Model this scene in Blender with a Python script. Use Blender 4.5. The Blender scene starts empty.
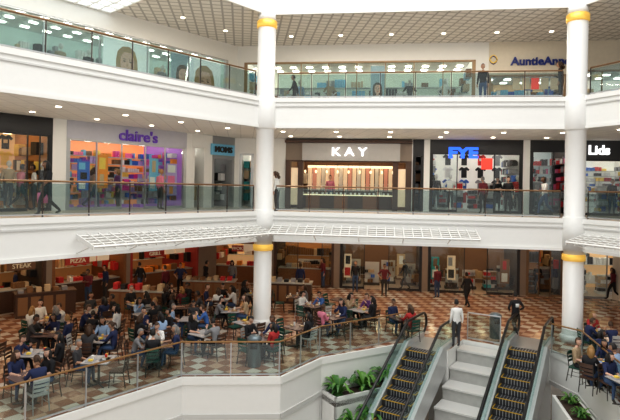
import bpy, bmesh, math, random
from mathutils import Vector, Matrix
R = random.Random(11)
F = 527.0; EYE = 5.87; ROLL = math.radians(1.06)
cr, sr = math.cos(ROLL), math.sin(ROLL)
scene = bpy.context.scene
scene.view_settings.view_transform = 'Standard'
try: scene.view_settings.look = 'Medium High Contrast'
except Exception as e: print('look', e)
scene.view_settings.exposure = 0.02

# ------------------------------------------------------------ measuring helpers
def unroll(px, py):
    dx, dy = px - 310, py - 188
    return dx*cr + dy*sr, -dx*sr + dy*cr
def G(px, py, z=0.0):
    u, v = unroll(px, py); D = (EYE - z)*F/v
    return (u/F*D, D)

class Fr:
    def __init__(s, o, d):
        s.o = Vector(o); s.d = Vector(d).normalized(); s.n = Vector((-s.d.y, s.d.x))
    def pt(s, u, w, z):
        p = s.o + s.d*u + s.n*w
        return (p.x, p.y, z)
    def U(s, off, px, py=150):
        k = unroll(px, py)[0]/F
        o = s.o + s.n*off
        return (k*o.y - o.x)/(s.d.x - k*s.d.y)
W0 = Fr((0, 0), (1, 0))

# ------------------------------------------------------------ materials
MATS = {}
def mat(name, col, rough=0.6, metal=0.0, emis=0.0, ecol=None, noise=0.06, nscale=6.0):
    if name in MATS: return MATS[name]
    m = bpy.data.materials.new(name); m.use_nodes = True
    nt = m.node_tree; b = nt.nodes['Principled BSDF']
    b.inputs['Roughness'].default_value = rough
    b.inputs['Metallic'].default_value = metal
    tc = nt.nodes.new('ShaderNodeTexCoord'); n = nt.nodes.new('ShaderNodeTexNoise')
    n.inputs['Scale'].default_value = nscale
    nt.links.new(tc.outputs['Object'], n.inputs['Vector'])
    mx = nt.nodes.new('ShaderNodeMix'); mx.data_type = 'RGBA'
    mx.inputs[6].default_value = (*[c*(1-noise) for c in col], 1)
    mx.inputs[7].default_value = (*[min(1, c*(1+noise)) for c in col], 1)
    nt.links.new(n.outputs['Fac'], mx.inputs[0])
    nt.links.new(mx.outputs[2], b.inputs['Base Color'])
    if emis > 0:
        b.inputs['Emission Color'].default_value = (*(ecol or col), 1)
        b.inputs['Emission Strength'].default_value = emis
    MATS[name] = m; return m

def tiles(name, c1, c2, cm, size, mortar=0.02, rot=0.0, rough=0.4, checker=False, c3=None):
    m = bpy.data.materials.new(name); m.use_nodes = True
    nt = m.node_tree; b = nt.nodes['Principled BSDF']; b.inputs['Roughness'].default_value = rough
    tc = nt.nodes.new('ShaderNodeTexCoord'); mp = nt.nodes.new('ShaderNodeMapping')
    mp.inputs['Rotation'].default_value = (0, 0, rot); mp.inputs['Location'].default_value = (0.13, 0.21, 0.31*size)
    nt.links.new(tc.outputs['Object'], mp.inputs['Vector'])
    br = nt.nodes.new('ShaderNodeTexBrick')
    br.offset = 0.0; br.inputs['Scale'].default_value = 1.0
    br.inputs['Brick Width'].default_value = size; br.inputs['Row Height'].default_value = size
    br.inputs['Mortar Size'].default_value = mortar
    br.inputs['Color1'].default_value = (*c1, 1); br.inputs['Color2'].default_value = (*(c1 if checker else c2), 1)
    br.inputs['Mortar'].default_value = (*cm, 1)
    nt.links.new(mp.outputs[0], br.inputs['Vector'])
    out = br.outputs['Color']
    if checker:
        ck = nt.nodes.new('ShaderNodeTexChecker'); ck.inputs['Scale'].default_value = 1.0/size
        ck.inputs['Color1'].default_value = (*c1, 1); ck.inputs['Color2'].default_value = (*c2, 1)
        nt.links.new(mp.outputs[0], ck.inputs['Vector'])
        nt.links.new(ck.outputs['Color'], br.inputs['Color1']); nt.links.new(ck.outputs['Color'], br.inputs['Color2'])
        if c3:
            c4 = nt.nodes.new('ShaderNodeTexChecker'); c4.inputs['Scale'].default_value = 1.0/(size*4)
            nt.links.new(mp.outputs[0], c4.inputs['Vector'])
            mx = nt.nodes.new('ShaderNodeMix'); mx.data_type = 'RGBA'
            nt.links.new(c4.outputs['Fac'], mx.inputs[0])
            nt.links.new(ck.outputs['Color'], mx.inputs[6])
            ck2 = nt.nodes.new('ShaderNodeTexChecker'); ck2.inputs['Scale'].default_value = 1.0/size
            ck2.inputs['Color1'].default_value = (*c3, 1); ck2.inputs['Color2'].default_value = (*c2, 1)
            nt.links.new(mp.outputs[0], ck2.inputs['Vector']); nt.links.new(ck2.outputs['Color'], mx.inputs[7])
            nt.links.new(mx.outputs[2], br.inputs['Color1']); nt.links.new(mx.outputs[2], br.inputs['Color2'])
    nt.links.new(out, b.inputs['Base Color'])
    return m

def glassmat(name, tint, refl=0.08, rough=0.03):
    m = bpy.data.materials.new(name); m.use_nodes = True
    nt = m.node_tree; nt.nodes.clear()
    o = nt.nodes.new('ShaderNodeOutputMaterial'); t = nt.nodes.new('ShaderNodeBsdfTransparent')
    g = nt.nodes.new('ShaderNodeBsdfGlossy'); g.inputs['Roughness'].default_value = rough
    t.inputs[0].default_value = (*tint, 1); mx = nt.nodes.new('ShaderNodeMixShader')
    mx.inputs[0].default_value = refl
    nt.links.new(t.outputs[0], mx.inputs[1]); nt.links.new(g.outputs[0], mx.inputs[2])
    nt.links.new(mx.outputs[0], o.inputs[0]); return m

WHITE = mat('white_plaster', (0.81, 0.81, 0.785), 0.4, noise=0.02)
WHITE2 = mat('white_trim', (0.60, 0.60, 0.58), 0.5, noise=0.02)
CREAM = mat('cream_wall', (0.72, 0.66, 0.55), 0.6)
COLW = mat('column_white', (0.80, 0.80, 0.78), 0.35, noise=0.02)
GOLD = mat('gold_band', (0.85, 0.55, 0.12), 0.3, 0.6, emis=0.35, ecol=(1, .6, .12))  # glow added to the gold, standing in for uplights
BRONZE = mat('bronze_rail', (0.20, 0.11, 0.05), 0.35, 0.4)
DKM = mat('dark_metal', (0.06, 0.055, 0.05), 0.4, 0.5)
STEEL = mat('brushed_steel', (0.5, 0.51, 0.52), 0.35, 0.7)
BLACK = mat('black_rubber', (0.012, 0.012, 0.013), 0.4)
GREY = mat('grey_panel', (0.3, 0.31, 0.32), 0.5)
TAUPE = mat('taupe_panel', (0.27, 0.21, 0.165), 0.5)
WOOD = mat('warm_wood', (0.24, 0.10, 0.04), 0.45, noise=0.25, nscale=14)
DWOOD = mat('dark_wood', (0.08, 0.042, 0.028), 0.45, noise=0.25, nscale=14)
MARBLE = mat('pale_marble', (0.42, 0.42, 0.40), 0.3, noise=0.2, nscale=4)
LAMPW = mat('lamp_white', (1, 1, 1), emis=9, ecol=(1, .93, .82))
LAMPD = mat('downlight_glow', (1, 1, 1), emis=7, ecol=(1, .88, .68))
GLASS = glassmat('clear_glass', (0.95, 0.98, 0.97), 0.05)
RGLASS = glassmat('railing_glass', (0.70, 0.79, 0.79), 0.06)
CEIL = tiles('ceiling_tile', (0.80, 0.80, 0.78), (0.77, 0.77, 0.75), (0.62, 0.62, 0.61), 0.6, 0.018, math.radians(-7.3), 0.8)
CEIL3 = tiles('perforated_ceiling_tile', (0.76, 0.75, 0.72), (0.71, 0.70, 0.67), (0.42, 0.42, 0.41), 0.42, 0.045, math.radians(-7.3), 0.8)
FLOORT = tiles('walkway_tile', (0.62, 0.52, 0.42), (0.56, 0.46, 0.37), (0.4, 0.33, 0.27), 0.5, 0.012, 0.2, 0.3)
FCT = tiles('food_court_tile', (0.66, 0.58, 0.49), (0.31, 0.15, 0.095), (0.3, 0.22, 0.17), 0.42, 0.008, math.radians(38), 0.13, True, (0.55, 0.36, 0.25))
def pm(nm, c, e=0.0): return mat('goods_'+nm, c, 0.5, emis=e)
P = dict(red=pm('red', (.6, .03, .03)), pink=pm('pink', (.85, .2, .4)), hot=pm('magenta', (.75, .05, .35)), orange=pm('orange', (.9, .32, .04)),
 yellow=pm('yellow', (.9, .65, .12)), blue=pm('blue', (.05, .17, .6)), teal=pm('teal', (.05, .38, .4)), green=pm('green', (.08, .33, .1)),
 purple=pm('purple', (.25, .07, .5)), white=pm('white', (.85, .85, .83)), black=pm('black', (.02, .02, .022)), brown=pm('brown', (.24, .12, .05)),
 tan=pm('tan', (.6, .45, .28)), grey=pm('grey', (.3, .3, .32)), cyan=pm('cyan', (.2, .55, .8)), lav=pm('lavender', (.5, .4, .75)))

# ------------------------------------------------------------ mesh builder
class MB:
    def __init__(s): s.v = []; s.f = []; s.m = []; s.mats = []
    def mi(s, m):
        if m not in s.mats: s.mats.append(m)
        return s.mats.index(m)
    def add(s, vs, fs, m):
        b = len(s.v); s.v += [tuple(v) for v in vs]; i = s.mi(m)
        for f in fs: s.f.append([b+k for k in f]); s.m.append(i)
    def hexa(s, p, m):
        s.add(p, [(0, 3, 2, 1), (4, 5, 6, 7), (0, 1, 5, 4), (1, 2, 6, 5), (2, 3, 7, 6), (3, 0, 4, 7)], m)
    def box(s, fr, u0, u1, w0, w1, z0, z1, m):
        P_ = fr.pt
        s.hexa([P_(u0, w0, z0), P_(u1, w0, z0), P_(u1, w1, z0), P_(u0, w1, z0), P_(u0, w0, z1), P_(u1, w0, z1), P_(u1, w1, z1), P_(u0, w1, z1)], m)
    def ramp(s, fr, u0, u1, wa, za0, za1, wb, zb0, zb1, m):
        P_ = fr.pt
        s.hexa([P_(u0, wa, za0), P_(u1, wa, za0), P_(u1, wb, zb0), P_(u0, wb, zb0), P_(u0, wa, za1), P_(u1, wa, za1), P_(u1, wb, zb1), P_(u0, wb, zb1)], m)
    def prism(s, poly, z0, z1, ms, mt, mb):
        n = len(poly)
        s.add([(p[0], p[1], z1) for p in poly], [list(range(n))], mt)
        s.add([(p[0], p[1], z0) for p in poly], [list(range(n))[::-1]], mb)
        s.add([(p[0], p[1], z0) for p in poly]+[(p[0], p[1], z1) for p in poly], [(i, (i+1) % n, n+(i+1) % n, n+i) for i in range(n)], ms)
    def path(s, pts, r, m, n=6, cap=True):
        pts = [Vector(p) for p in pts]; rs = r if isinstance(r, (list, tuple)) else [r]*len(pts)
        vs = []
        for i, p in enumerate(pts):
            t = (pts[min(i+1, len(pts)-1)] - pts[max(i-1, 0)])
            t = t.normalized() if t.length > 1e-6 else Vector((0, 0, 1))
            a = Vector((0, 0, 1)) if abs(t.z) < 0.9 else Vector((1, 0, 0))
            x = t.cross(a).normalized(); y = t.cross(x)
            for k in range(n):
                an = 2*math.pi*k/n; vs.append(p + (x*math.cos(an) + y*math.sin(an))*rs[i])
        fs = [(i*n+k, i*n+(k+1) % n, (i+1)*n+(k+1) % n, (i+1)*n+k) for i in range(len(pts)-1) for k in range(n)]
        if cap: fs += [list(range(n))[::-1], [(len(pts)-1)*n+k for k in range(n)]]
        s.add(vs, fs, m)
    def lathe(s, c, prof, m, n=24):
        vs = []
        for r, z in prof:
            for k in range(n):
                a = 2*math.pi*k/n; vs.append((c[0]+r*math.cos(a), c[1]+r*math.sin(a), z))
        fs = [(i*n+k, i*n+(k+1) % n, (i+1)*n+(k+1) % n, (i+1)*n+k) for i in range(len(prof)-1) for k in range(n)]
        fs += [list(range(n))[::-1], [(len(prof)-1)*n+k for k in range(n)]]
        s.add(vs, fs, m)
    def flat(s, fr, u, w, z, pts, m):
        s.add([fr.pt(u+a, w, z+c) for a, c in pts], [list(range(len(pts)))], m)
    def ell(s, c, r, m, rot=None, seg=10, rings=7, keep=None, deform=None):
        c = Vector(c); vs = []
        fs = []
        loc = [Vector((0, 0, -1))]
        for i in range(1, rings):
            t = math.pi*i/rings
            for k in range(seg):
                a = 2*math.pi*k/seg; loc.append(Vector((math.sin(t)*math.cos(a), math.sin(t)*math.sin(a), -math.cos(t))))
        loc.append(Vector((0, 0, 1)))
        for k in range(seg): fs.append((0, 1+(k+1) % seg, 1+k))
        for i in range(rings-2):
            for k in range(seg):
                a = 1+i*seg+k; b = 1+i*seg+(k+1) % seg; fs.append((a, b, b+seg, a+seg))
        L = len(loc)-1; st = 1+(rings-2)*seg
        for k in range(seg): fs.append((st+k, st+(k+1) % seg, L))
        if keep: fs = [f for f in fs if keep(sum((loc[i] for i in f), Vector())/len(f))]
        for p in loc:
            q = deform(p) if deform else p
            q = Vector((q.x*r[0], q.y*r[1], q.z*r[2]))
            if rot: q = rot @ q
            vs.append(c+q)
        s.add(vs, fs, m)
    def addmesh(s, me, M, m):
        s.add([M @ v.co for v in me.vertices], [list(p.vertices) for p in me.polygons], m)
    def mesh(s, name, smooth=False):
        me = bpy.data.meshes.new(name); me.from_pydata(s.v, [], s.f)
        for m in s.mats: me.materials.append(m)
        me.polygons.foreach_set('material_index', s.m)
        bm = bmesh.new(); bm.from_mesh(me)
        bmesh.ops.recalc_face_normals(bm, faces=bm.faces)
        loose = [v for v in bm.verts if not v.link_faces]
        bmesh.ops.delete(bm, geom=loose, context='VERTS')
        bm.to_mesh(me); bm.free()
        if smooth:
            me.polygons.foreach_set('use_smooth', [True]*len(me.polygons))
        me.update(); return me
    def obj(s, name, smooth=False, parent=None):
        me = s.mesh(name, smooth); ob = bpy.data.objects.new(name, me)
        scene.collection.objects.link(ob)
        if parent: ob.parent = parent
        return ob
def place(name, me, x, y, z, rz, mats=None):
    ob = bpy.data.objects.new(name, me); scene.collection.objects.link(ob)
    ob.location = (x, y, z); ob.rotation_euler = (0, 0, rz)
    if mats:
        for i, m in mats.items():
            ob.material_slots[i].link = 'OBJECT'; ob.material_slots[i].material = m
    return ob
def textmesh(txt, size, ext=0.03, bold=0.0):
    cu = bpy.data.curves.new('t', 'FONT'); cu.body = txt; cu.size = size; cu.extrude = ext
    cu.align_x = 'CENTER'; cu.align_y = 'CENTER'; cu.offset = bold; cu.resolution_u = 3
    ob = bpy.data.objects.new('t', cu); scene.collection.objects.link(ob)
    dg = bpy.context.evaluated_depsgraph_get(); me = bpy.data.meshes.new_from_object(ob.evaluated_get(dg))
    bpy.data.objects.remove(ob); return me
def sign(name, txt, fr, u, w, z, size, m, bold=0.0, sx=1.0, board=None):
    me = textmesh(txt, size, 0.035, bold)
    x = Vector((fr.d.x, fr.d.y, 0)); y = Vector((0, 0, 1)); zz = x.cross(y)
    M = Matrix.Identity(4)
    for i in range(3): M[i][0] = x[i]*sx; M[i][1] = y[i]; M[i][2] = zz[i]
    M.translation = Vector(fr.pt(u, w, z))
    b = MB(); b.addmesh(me, M, m)
    if board:
        hw = size*len(txt)*.42; b.box(fr, u-hw, u+hw, w+.03, w+.12, z-size*.65, z+size*.65, board)
        for s_ in (-.8, .8): b.path([fr.pt(u+hw*s_, w+.07, z+size*.6), fr.pt(u+hw*s_, w+.07, 3.58)], .012, DKM, 5)
    return b.obj(name)

# ------------------------------------------------------------ plan
CL = Vector((-1.95, 22.4)); CR = Vector((10.45, 20.8))
FB = Fr(CL, CR-CL); LB = (CR-CL).length
dl = Vector((6.7, 7.7)).normalized(); FL = Fr(CL, dl)
dr = Vector((.443, -.896)).normalized(); FR = Fr(CR, dr)
def isect(f1, o1, f2, o2):
    a = f1.o+f1.n*o1; b = f2.o+f2.n*o2; d = b-a
    det = f1.d.x*(-f2.d.y) + f2.d.x*f1.d.y
    t = (d.x*(-f2.d.y) + f2.d.x*d.y)/det
    return a+f1.d*t
def offs(ol, ob, orr):
    return [FL.o+FL.n*ol-FL.d*26, isect(FL, ol, FB, ob), isect(FB, ob, FR, orr), FR.o+FR.n*orr+FR.d*18]
E = offs(0, 0, 0)
OUT = offs(13.5, 13.5, 13.5)
def slab(name, z0, z1, mt, mb, ms=WHITE, e=E):
    b = MB()
    for i in range(3): b.prism([e[i], e[i+1], OUT[i+1], OUT[i]], z0, z1, ms, mt, mb)
    for fr, u0, u1 in ((FL, -26, 0.02), (FB, -0.02, LB+.02), (FR, -0.02, 18)):
        b.box(fr, u0, u1, -0.06, 0.02, z1-0.12, z1+0.06, ms)
        b.box(fr, u0, u1, -0.05, 0.02, z1-0.32, z1-0.27, WHITE2)
        b.box(fr, u0, u1, -0.05, 0.02, z0-0.02, z0+0.1, ms)
    return b.obj(name)
slab('floor_middle_level', 3.6, 4.8, FLOORT, CEIL)
slab('floor_upper_level', 8.4, 9.6, FLOORT, CEIL)
slab('ceiling_upper_level', 13.2, 14.3, WHITE, CEIL3)
b = MB(); SKYP = mat('skylight_glazing', (.8, .9, .95), .2, emis=1.3, ecol=(.85, .95, 1))
ua, ub = -15.5, FL.U(4.6, 112, 8)
b.box(FL, ua, ub, .4, 4.75, 13.12, 13.16, SKYP)
n = 22
for i in range(n+1):
    u = ua+(ub-ua)*i/n; b.box(FL, u-.03, u+.03, .4, 4.75, 13.04, 13.14, WHITE)
for i in range(8):
    w = .4+4.35*i/7; b.box(FL, ua, ub, w-.03, w+.03, 13.05, 13.14, WHITE)
b.obj('skylight')

# ground (food court) floor with void
LC = Vector((4.5, 19.75)); pdir = Vector((.839, -.545)).normalized(); qdir = Vector((-pdir.y, pdir.x))*-1
def PQ(p, q): v = LC+pdir*p+qdir*q; return (v.x, v.y)
V0 = [(-10.6, 8.0), (-3.8, 16.1), (-0.8, 16.3), (0.5, 18.2)]
V1 = [PQ(-.8, 0)]
V2 = [PQ(.8, 0), PQ(.8, -1.8), PQ(2.3, -1.8), PQ(2.3, -2.4)]
V3 = [PQ(3.9, -2.4), (9.45, 18.3), (8.25, 12.2), (7.5, 8.0)]
void = V0+V1+V2+V3
b = MB(); b.prism([(-30, 8.0)]+void+[(26, 8.0), (26, 40), (-30, 40)], -1.25, 0.0, WHITE, FCT, CEIL); b.obj('floor')
b = MB(); b.box(W0, -30, 26, 2, 40, -5.1, -4.9, FLOORT); b.obj('floor_lower_level')

# ------------------------------------------------------------ railings
def railing(name, pts, z, glass=RGLASS, top=BRONZE, post=DKM, r=.032):
    b = MB()
    for a, c in zip(pts[:-1], pts[1:]):
        a = Vector(a); c = Vector(c); fr = Fr(a, c-a); L = (c-a).length
        n = max(1, round(L/1.45))
        for i in range(n+1):
            u = L*i/n
            b.box(fr, u-.018, u+.018, -.018, .018, z, z+1.04, post)
        for i in range(n):
            b.box(fr, L*i/n+.035, L*(i+1)/n-.035, -.006, .006, z+.09, z+1.0, glass)
        b.path([fr.pt(0, 0, z+1.07), fr.pt(L, 0, z+1.07)], r, top, 8)
        b.box(fr, 0, L, -.02, .02, z+.05, z+.09, STEEL)
    return b.obj(name)
for nm, z in (('railing_middle_level', 4.86), ('railing_upper_level', 9.66)):
    railing(nm, [FL.pt(-26, .12, 0)[:2], FL.pt(-.5, .12, 0)[:2]], z)
    railing(nm, [FB.pt(.5, .12, 0)[:2], FB.pt(LB-.5, .12, 0)[:2]], z)
    railing(nm, [FR.pt(.5, .12, 0)[:2], FR.pt(18, .12, 0)[:2]], z)
GOLDR = mat('brass_rail', (0.30, 0.17, 0.07), 0.3, 0.4)
CGLASS = glassmat('balustrade_glass', (0.82, 0.89, 0.88), 0.06)
def inset(pts, d):
    out = []
    for i, p in enumerate(pts):
        p = Vector(p); ns = []
        if i > 0: t = (p-Vector(pts[i-1])).normalized(); ns.append(Vector((-t.y, t.x)))
        if i < len(pts)-1: t = (Vector(pts[i+1])-p).normalized(); ns.append(Vector((-t.y, t.x)))
        n = sum(ns, Vector((0, 0))).normalized(); out.append(p+n*d)
    return out
railing('railing_food_court', inset(V0+[PQ(-.95, -.3)], .1), 0, CGLASS, GOLDR, STEEL, .028)
railing('railing_food_court', [PQ(.95, -1.9), PQ(2.2, -1.9)], 0, CGLASS, STEEL, STEEL, .028)
railing('railing_food_court', inset([PQ(3.95, -1.9)]+V3[1:], .1), 0, CGLASS, GOLDR, STEEL, .028)

# ------------------------------------------------------------ columns
for c in (CL, CR):
    b = MB(); r = .38
    b.lathe(c, [(r+.07, 0), (r+.07, .25), (r+.02, .3), (r, .34), (r, 3.2)], COLW, 32)
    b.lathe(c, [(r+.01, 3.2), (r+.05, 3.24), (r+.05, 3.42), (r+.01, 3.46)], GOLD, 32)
    b.lathe(c, [(r, 3.46), (r, 3.62), (r+.06, 3.62), (r+.06, 4.9), (r, 4.95), (r, 8.3), (r+.06, 8.36), (r+.06, 9.66), (r, 9.72), (r, 12.6)], COLW, 32)
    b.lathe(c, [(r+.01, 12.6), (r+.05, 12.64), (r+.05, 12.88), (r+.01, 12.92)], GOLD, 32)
    b.lathe(c, [(r, 12.92), (r, 13.2)], COLW, 32)
    o = b.obj('column')
    for p in o.data.polygons: p.use_smooth = abs(p.normal.z) < .5

# ------------------------------------------------------------ slatted ledges
def ledge(fr, u0, u1, z=4.12):
    b = MB()
    for k, (w, zz, r) in enumerate(((-.1, z+.12, .03), (-.35, z+.06, .025), (-.6, z, .025), (-.85, z-.06, .025), (-1.1, z-.12, .045))):
        b.path([fr.pt(u0, w, zz), fr.pt(u1, w, zz)], r, WHITE, 4)
    n = int((u1-u0)/.36)
    for i in range(n+1):
        u = u0+(u1-u0)*i/n
        b.hexa([fr.pt(u-.018, -.0, z+.05), fr.pt(u+.018, 0, z+.05), fr.pt(u+.018, -1.12, z-.22), fr.pt(u-.018, -1.12, z-.22),
                fr.pt(u-.018, 0, z+.2), fr.pt(u+.018, 0, z+.2), fr.pt(u+.018, -1.12, z-.08), fr.pt(u-.018, -1.12, z-.08)], WHITE)
    for i in range(0, n+1, 5):
        u = u0+(u1-u0)*i/n
        b.path([fr.pt(u, -.95, z-.12), fr.pt(u, 0, z-.42)], .025, WHITE, 4)
    b.obj('slatted_ledge')
ledge(FL, FL.U(-.5, 84, 235), -.45); ledge(FB, .45, FB.U(-.6, 478, 240)); ledge(FR, .5, 8)

# ------------------------------------------------------------ stores
def self_lit(nm, c, e): return mat('self_lit_'+nm, c, .6, emis=e)  # glow built into the colour, also for walls and prints that are no lamps
filled = {}
TEE = [(-.1, .3), (-.16, .3), (-.3, .16), (-.22, .08), (-.15, .14), (-.15, -.3), (.15, -.3), (.15, .14), (.22, .08), (.3, .16), (.16, .3), (.1, .3), (0, .24)]
def store(name, fr, off, pxa, pxb, z0, ztop, zc, frame, header, back, side, pal, depth=3.6, doorf=(.35, .65), glass=True, racks=3, light=True, shelf=4, mull=1.3, counter=None, dens=.85, headw=0.0, tees=False, posters=(), fine=1.0, lamp=None):
    u0, u1 = (fr.U(off, pxa), fr.U(off, pxb))
    filled.setdefault((fr, off, z0, zc), []).append((u0, u1))
    b = MB(); W = u1-u0; w0 = off; w1 = off+depth
    b.box(fr, u0, u1, w1, w1+.1, z0, ztop+.25, back)
    b.box(fr, u0, u0+.06, w0+.1, w1, z0, ztop+.25, side); b.box(fr, u1-.06, u1, w0+.1, w1, z0, ztop+.25, side)
    b.box(fr, u0, u1, w0+.1, w1, ztop+.2, ztop+.25, WHITE)
    b.box(fr, u0, u1, w0+.02, w1, z0+.005, z0+.02, FLOORT)
    b.box(fr, u0, u1, w0-.06-headw, w0+.15, ztop, zc, header)
    b.box(fr, u0, u0+.14, w0-.05, w0+.12, z0, ztop, frame); b.box(fr, u1-.14, u1, w0-.05, w0+.12, z0, ztop, frame)
    b.box(fr, u0, u1, w0-.05, w0+.1, ztop-.08, ztop, frame)
    d0, d1 = u0+W*doorf[0], u0+W*doorf[1]
    if glass:
        for a, c in ((u0+.14, d0), (d1, u1-.14)):
            if c-a < .3: continue
            b.box(fr, a, c, w0, w0+.012, z0+.12, ztop-.08, GLASS)
            b.box(fr, a, c, w0-.03, w0+.05, z0, z0+.12, frame)
            n = max(1, round((c-a)/mull))
            for i in range(n+1):
                u = a+(c-a)*i/n; b.box(fr, u-.02, u+.02, w0-.03, w0+.05, z0, ztop-.08, frame)
    if light:
        for w in (w0+.8, w0+2.0, w0+2.9):
            n = max(1, int(W/.9))
            for i in range(n):
                u = u0+W*(i+.5)/n; b.box(fr, u-.16, u+.16, w, w+.16, ztop+.16, ztop+.19, lamp or LAMPW)
    zs = z0+.35; H = (ztop-z0-.5)
    def goods(a, c, wa, wb, z, hmax, along='u'):
        u = a
        while u < c-.05:
            ww = R.uniform(.07, .2)*fine; m = R.choice(pal); hh = R.uniform(.45, .92)*hmax; run = R.randint(1, 4)
            if R.random() < dens:
                for q in range(run):
                    if u+ww > c: break
                    h2 = hh*R.uniform(.93, 1)
                    if along == 'u': b.box(fr, u, u+ww*.85, wa, wb, z, z+h2, m)
                    else: b.box(fr, wa, wb, u, u+ww*.85, z, z+h2, m)
                    u += ww
            else: u += ww*2
    if tees:
        nu = max(2, int(W/.75))
        for i in range(nu):
            for k in range(4 if ztop-z0 > 2.9 else 3):
                m = R.choice(pal); b.flat(fr, u0+W*(i+.5)/nu, w1-.05, z0+.7+k*.7, TEE, m)
                if R.random() < .7: b.box(fr, u0+W*(i+.5)/nu-.08, u0+W*(i+.5)/nu+.08, w1-.07, w1-.055, z0+.65+k*.7, z0+.8+k*.7, R.choice(pal))
    elif shelf:
        for k in range(shelf):
            z = zs+H*k/shelf
            b.box(fr, u0+.15, u1-.15, w1-.4, w1-.02, z-.03, z, WHITE2)
            goods(u0+.2, u1-.25, w1-.36, w1-.08, z, H/max(3, shelf))
    for (ua, ub) in ((u0+.08, u0+.35), (u1-.35, u1-.08)):
        for k in range(shelf):
            goods(w0+.6, w1-.6, ua, ub, zs+H*k/shelf, H/max(3, shelf)*.95, 'w')
    for k in range(racks):
        uc = u0+W*(k+.5)/racks+R.uniform(-.15, .15); wc = w0+R.uniform(1.0, 2.2); hh = R.uniform(1.1, 1.55); l = min(.7, W/racks*.36)
        b.box(fr, uc-l, uc+l, wc-.05, wc+.05, z0+.02, z0+hh, WHITE2)
        b.box(fr, uc-l-.04, uc+l+.04, wc-.3, wc+.3, z0+.02, z0+.16, side)
        for kk in range(4):
            z = z0+.18+kk*(hh-.2)/4; goods(uc-l, uc+l, wc-.25, wc+.25, z, (hh-.2)/4)
    for (fa, fb_, za, zb, cs) in posters:
        a, c = u0+W*fa, u0+W*fb_
        b.box(fr, a, c, w0+.2, w0+.23, z0+za, z0+zb, cs[0])
        n = len(cs)-1
        for i in range(n):
            h = (zb-za)/n; b.box(fr, a+(c-a)*R.uniform(.05, .3), a+(c-a)*R.uniform(.6, .95), w0+.19, w0+.2, z0+za+h*i+h*.15, z0+za+h*(i+1)-h*.15, cs[i+1])
    if counter:
        a, c = u0+.25, u1-.25
        b.box(fr, a, c, w0+.25, w0+.9, z0, z0+1.0, counter); b.box(fr, a-.03, c+.03, w0+.2, w0+.95, z0+1.0, z0+1.05, MARBLE)
        goods(a+.1, c-.2, w0+.4, w0+.75, z0+1.05, .35)
    return b.obj(name)

wht = self_lit('white_back', (.8, .78, .72), .3); warm = self_lit('warm_back', (.70, .44, .21), .35); cool = self_lit('cool_back', (.55, .62, .62), .2)  # shop walls glow faintly, standing in for more store lamps
orb = self_lit('orange_back', (.85, .32, .12), .45); dkb = mat('dark_back', (.06, .05, .045))
redb = self_lit('red_back', (.30, .035, .025), .08); purp = self_lit('purple_back', (.35, .15, .5), .3)
amb = self_lit('amber_back', (.40, .18, .06), .18); choc = mat('chocolate_panel', (.16, .08, .045), .5)
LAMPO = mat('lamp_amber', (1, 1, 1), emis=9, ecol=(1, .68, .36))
blk = mat('black_header', (.018, .017, .018), .35); kidh = mat('charcoal_header', (.04, .04, .042), .5)
Z2 = 4.8; C2 = 8.4
gl_head = mat('frosted_header', (.50, .50, .56), .3)
MG = self_lit('menu_glow', (.55, .42, .28), .4); PW = self_lit('print_white', (.8, .8, .78), .5)
dkset = [P['black'], P['brown'], P['grey'], P['black'], P['tan'], P['brown']]
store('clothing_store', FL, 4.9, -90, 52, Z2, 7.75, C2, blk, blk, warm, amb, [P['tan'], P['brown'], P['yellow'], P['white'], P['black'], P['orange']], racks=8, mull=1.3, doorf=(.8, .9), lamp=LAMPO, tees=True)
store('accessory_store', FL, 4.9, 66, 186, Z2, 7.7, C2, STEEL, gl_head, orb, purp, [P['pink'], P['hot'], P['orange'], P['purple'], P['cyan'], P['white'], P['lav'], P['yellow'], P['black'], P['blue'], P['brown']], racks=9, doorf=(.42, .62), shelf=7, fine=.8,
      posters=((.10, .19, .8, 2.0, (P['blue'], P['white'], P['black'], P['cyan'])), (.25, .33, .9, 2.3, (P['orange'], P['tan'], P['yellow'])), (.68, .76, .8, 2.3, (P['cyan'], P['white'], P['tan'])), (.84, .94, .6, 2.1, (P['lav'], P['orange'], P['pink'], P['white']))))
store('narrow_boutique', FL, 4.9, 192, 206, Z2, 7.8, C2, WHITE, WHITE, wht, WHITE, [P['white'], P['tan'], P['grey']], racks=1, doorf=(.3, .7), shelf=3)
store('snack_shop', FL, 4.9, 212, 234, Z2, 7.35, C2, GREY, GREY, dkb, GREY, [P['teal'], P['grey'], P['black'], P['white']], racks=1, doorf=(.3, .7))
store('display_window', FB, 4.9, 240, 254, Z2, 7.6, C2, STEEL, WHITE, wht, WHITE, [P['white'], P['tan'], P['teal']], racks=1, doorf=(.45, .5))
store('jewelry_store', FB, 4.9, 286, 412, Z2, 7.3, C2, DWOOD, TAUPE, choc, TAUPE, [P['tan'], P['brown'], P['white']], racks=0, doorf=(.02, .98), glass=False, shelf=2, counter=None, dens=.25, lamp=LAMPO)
u0, u1 = FB.U(4.9, 286), FB.U(4.9, 412)
b = MB()
b.box(FB, u0+.9, u1-.6, 4.55, 4.84, 7.28, 8.15, mat('sign_board', (.42, .405, .39), .4))
b.box(FB, u0, u1, 4.5, 4.86, 8.17, 8.3, DWOOD)
b.obj('sign_fascia')
b = MB(); GLW = self_lit('case_glow', (1, .82, .55), 1.1); ROSE = self_lit('rose_panel', (.55, .27, .2), .3); CRM = self_lit('cream_panel', (.8, .62, .42), .35)
for i in range(19):
    u = u0+1.0+(u1-u0-2.0)*i/18
    b.box(FB, u-.10, u+.10, 6.9+.15*(i % 2), 7.25, 5.75, 7.0, (CRM, ROSE, CRM, WHITE)[i % 4])
b.box(FB, u0+.9, u1-.9, 6.8, 6.9, 7.0, 7.12, GLW)
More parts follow.
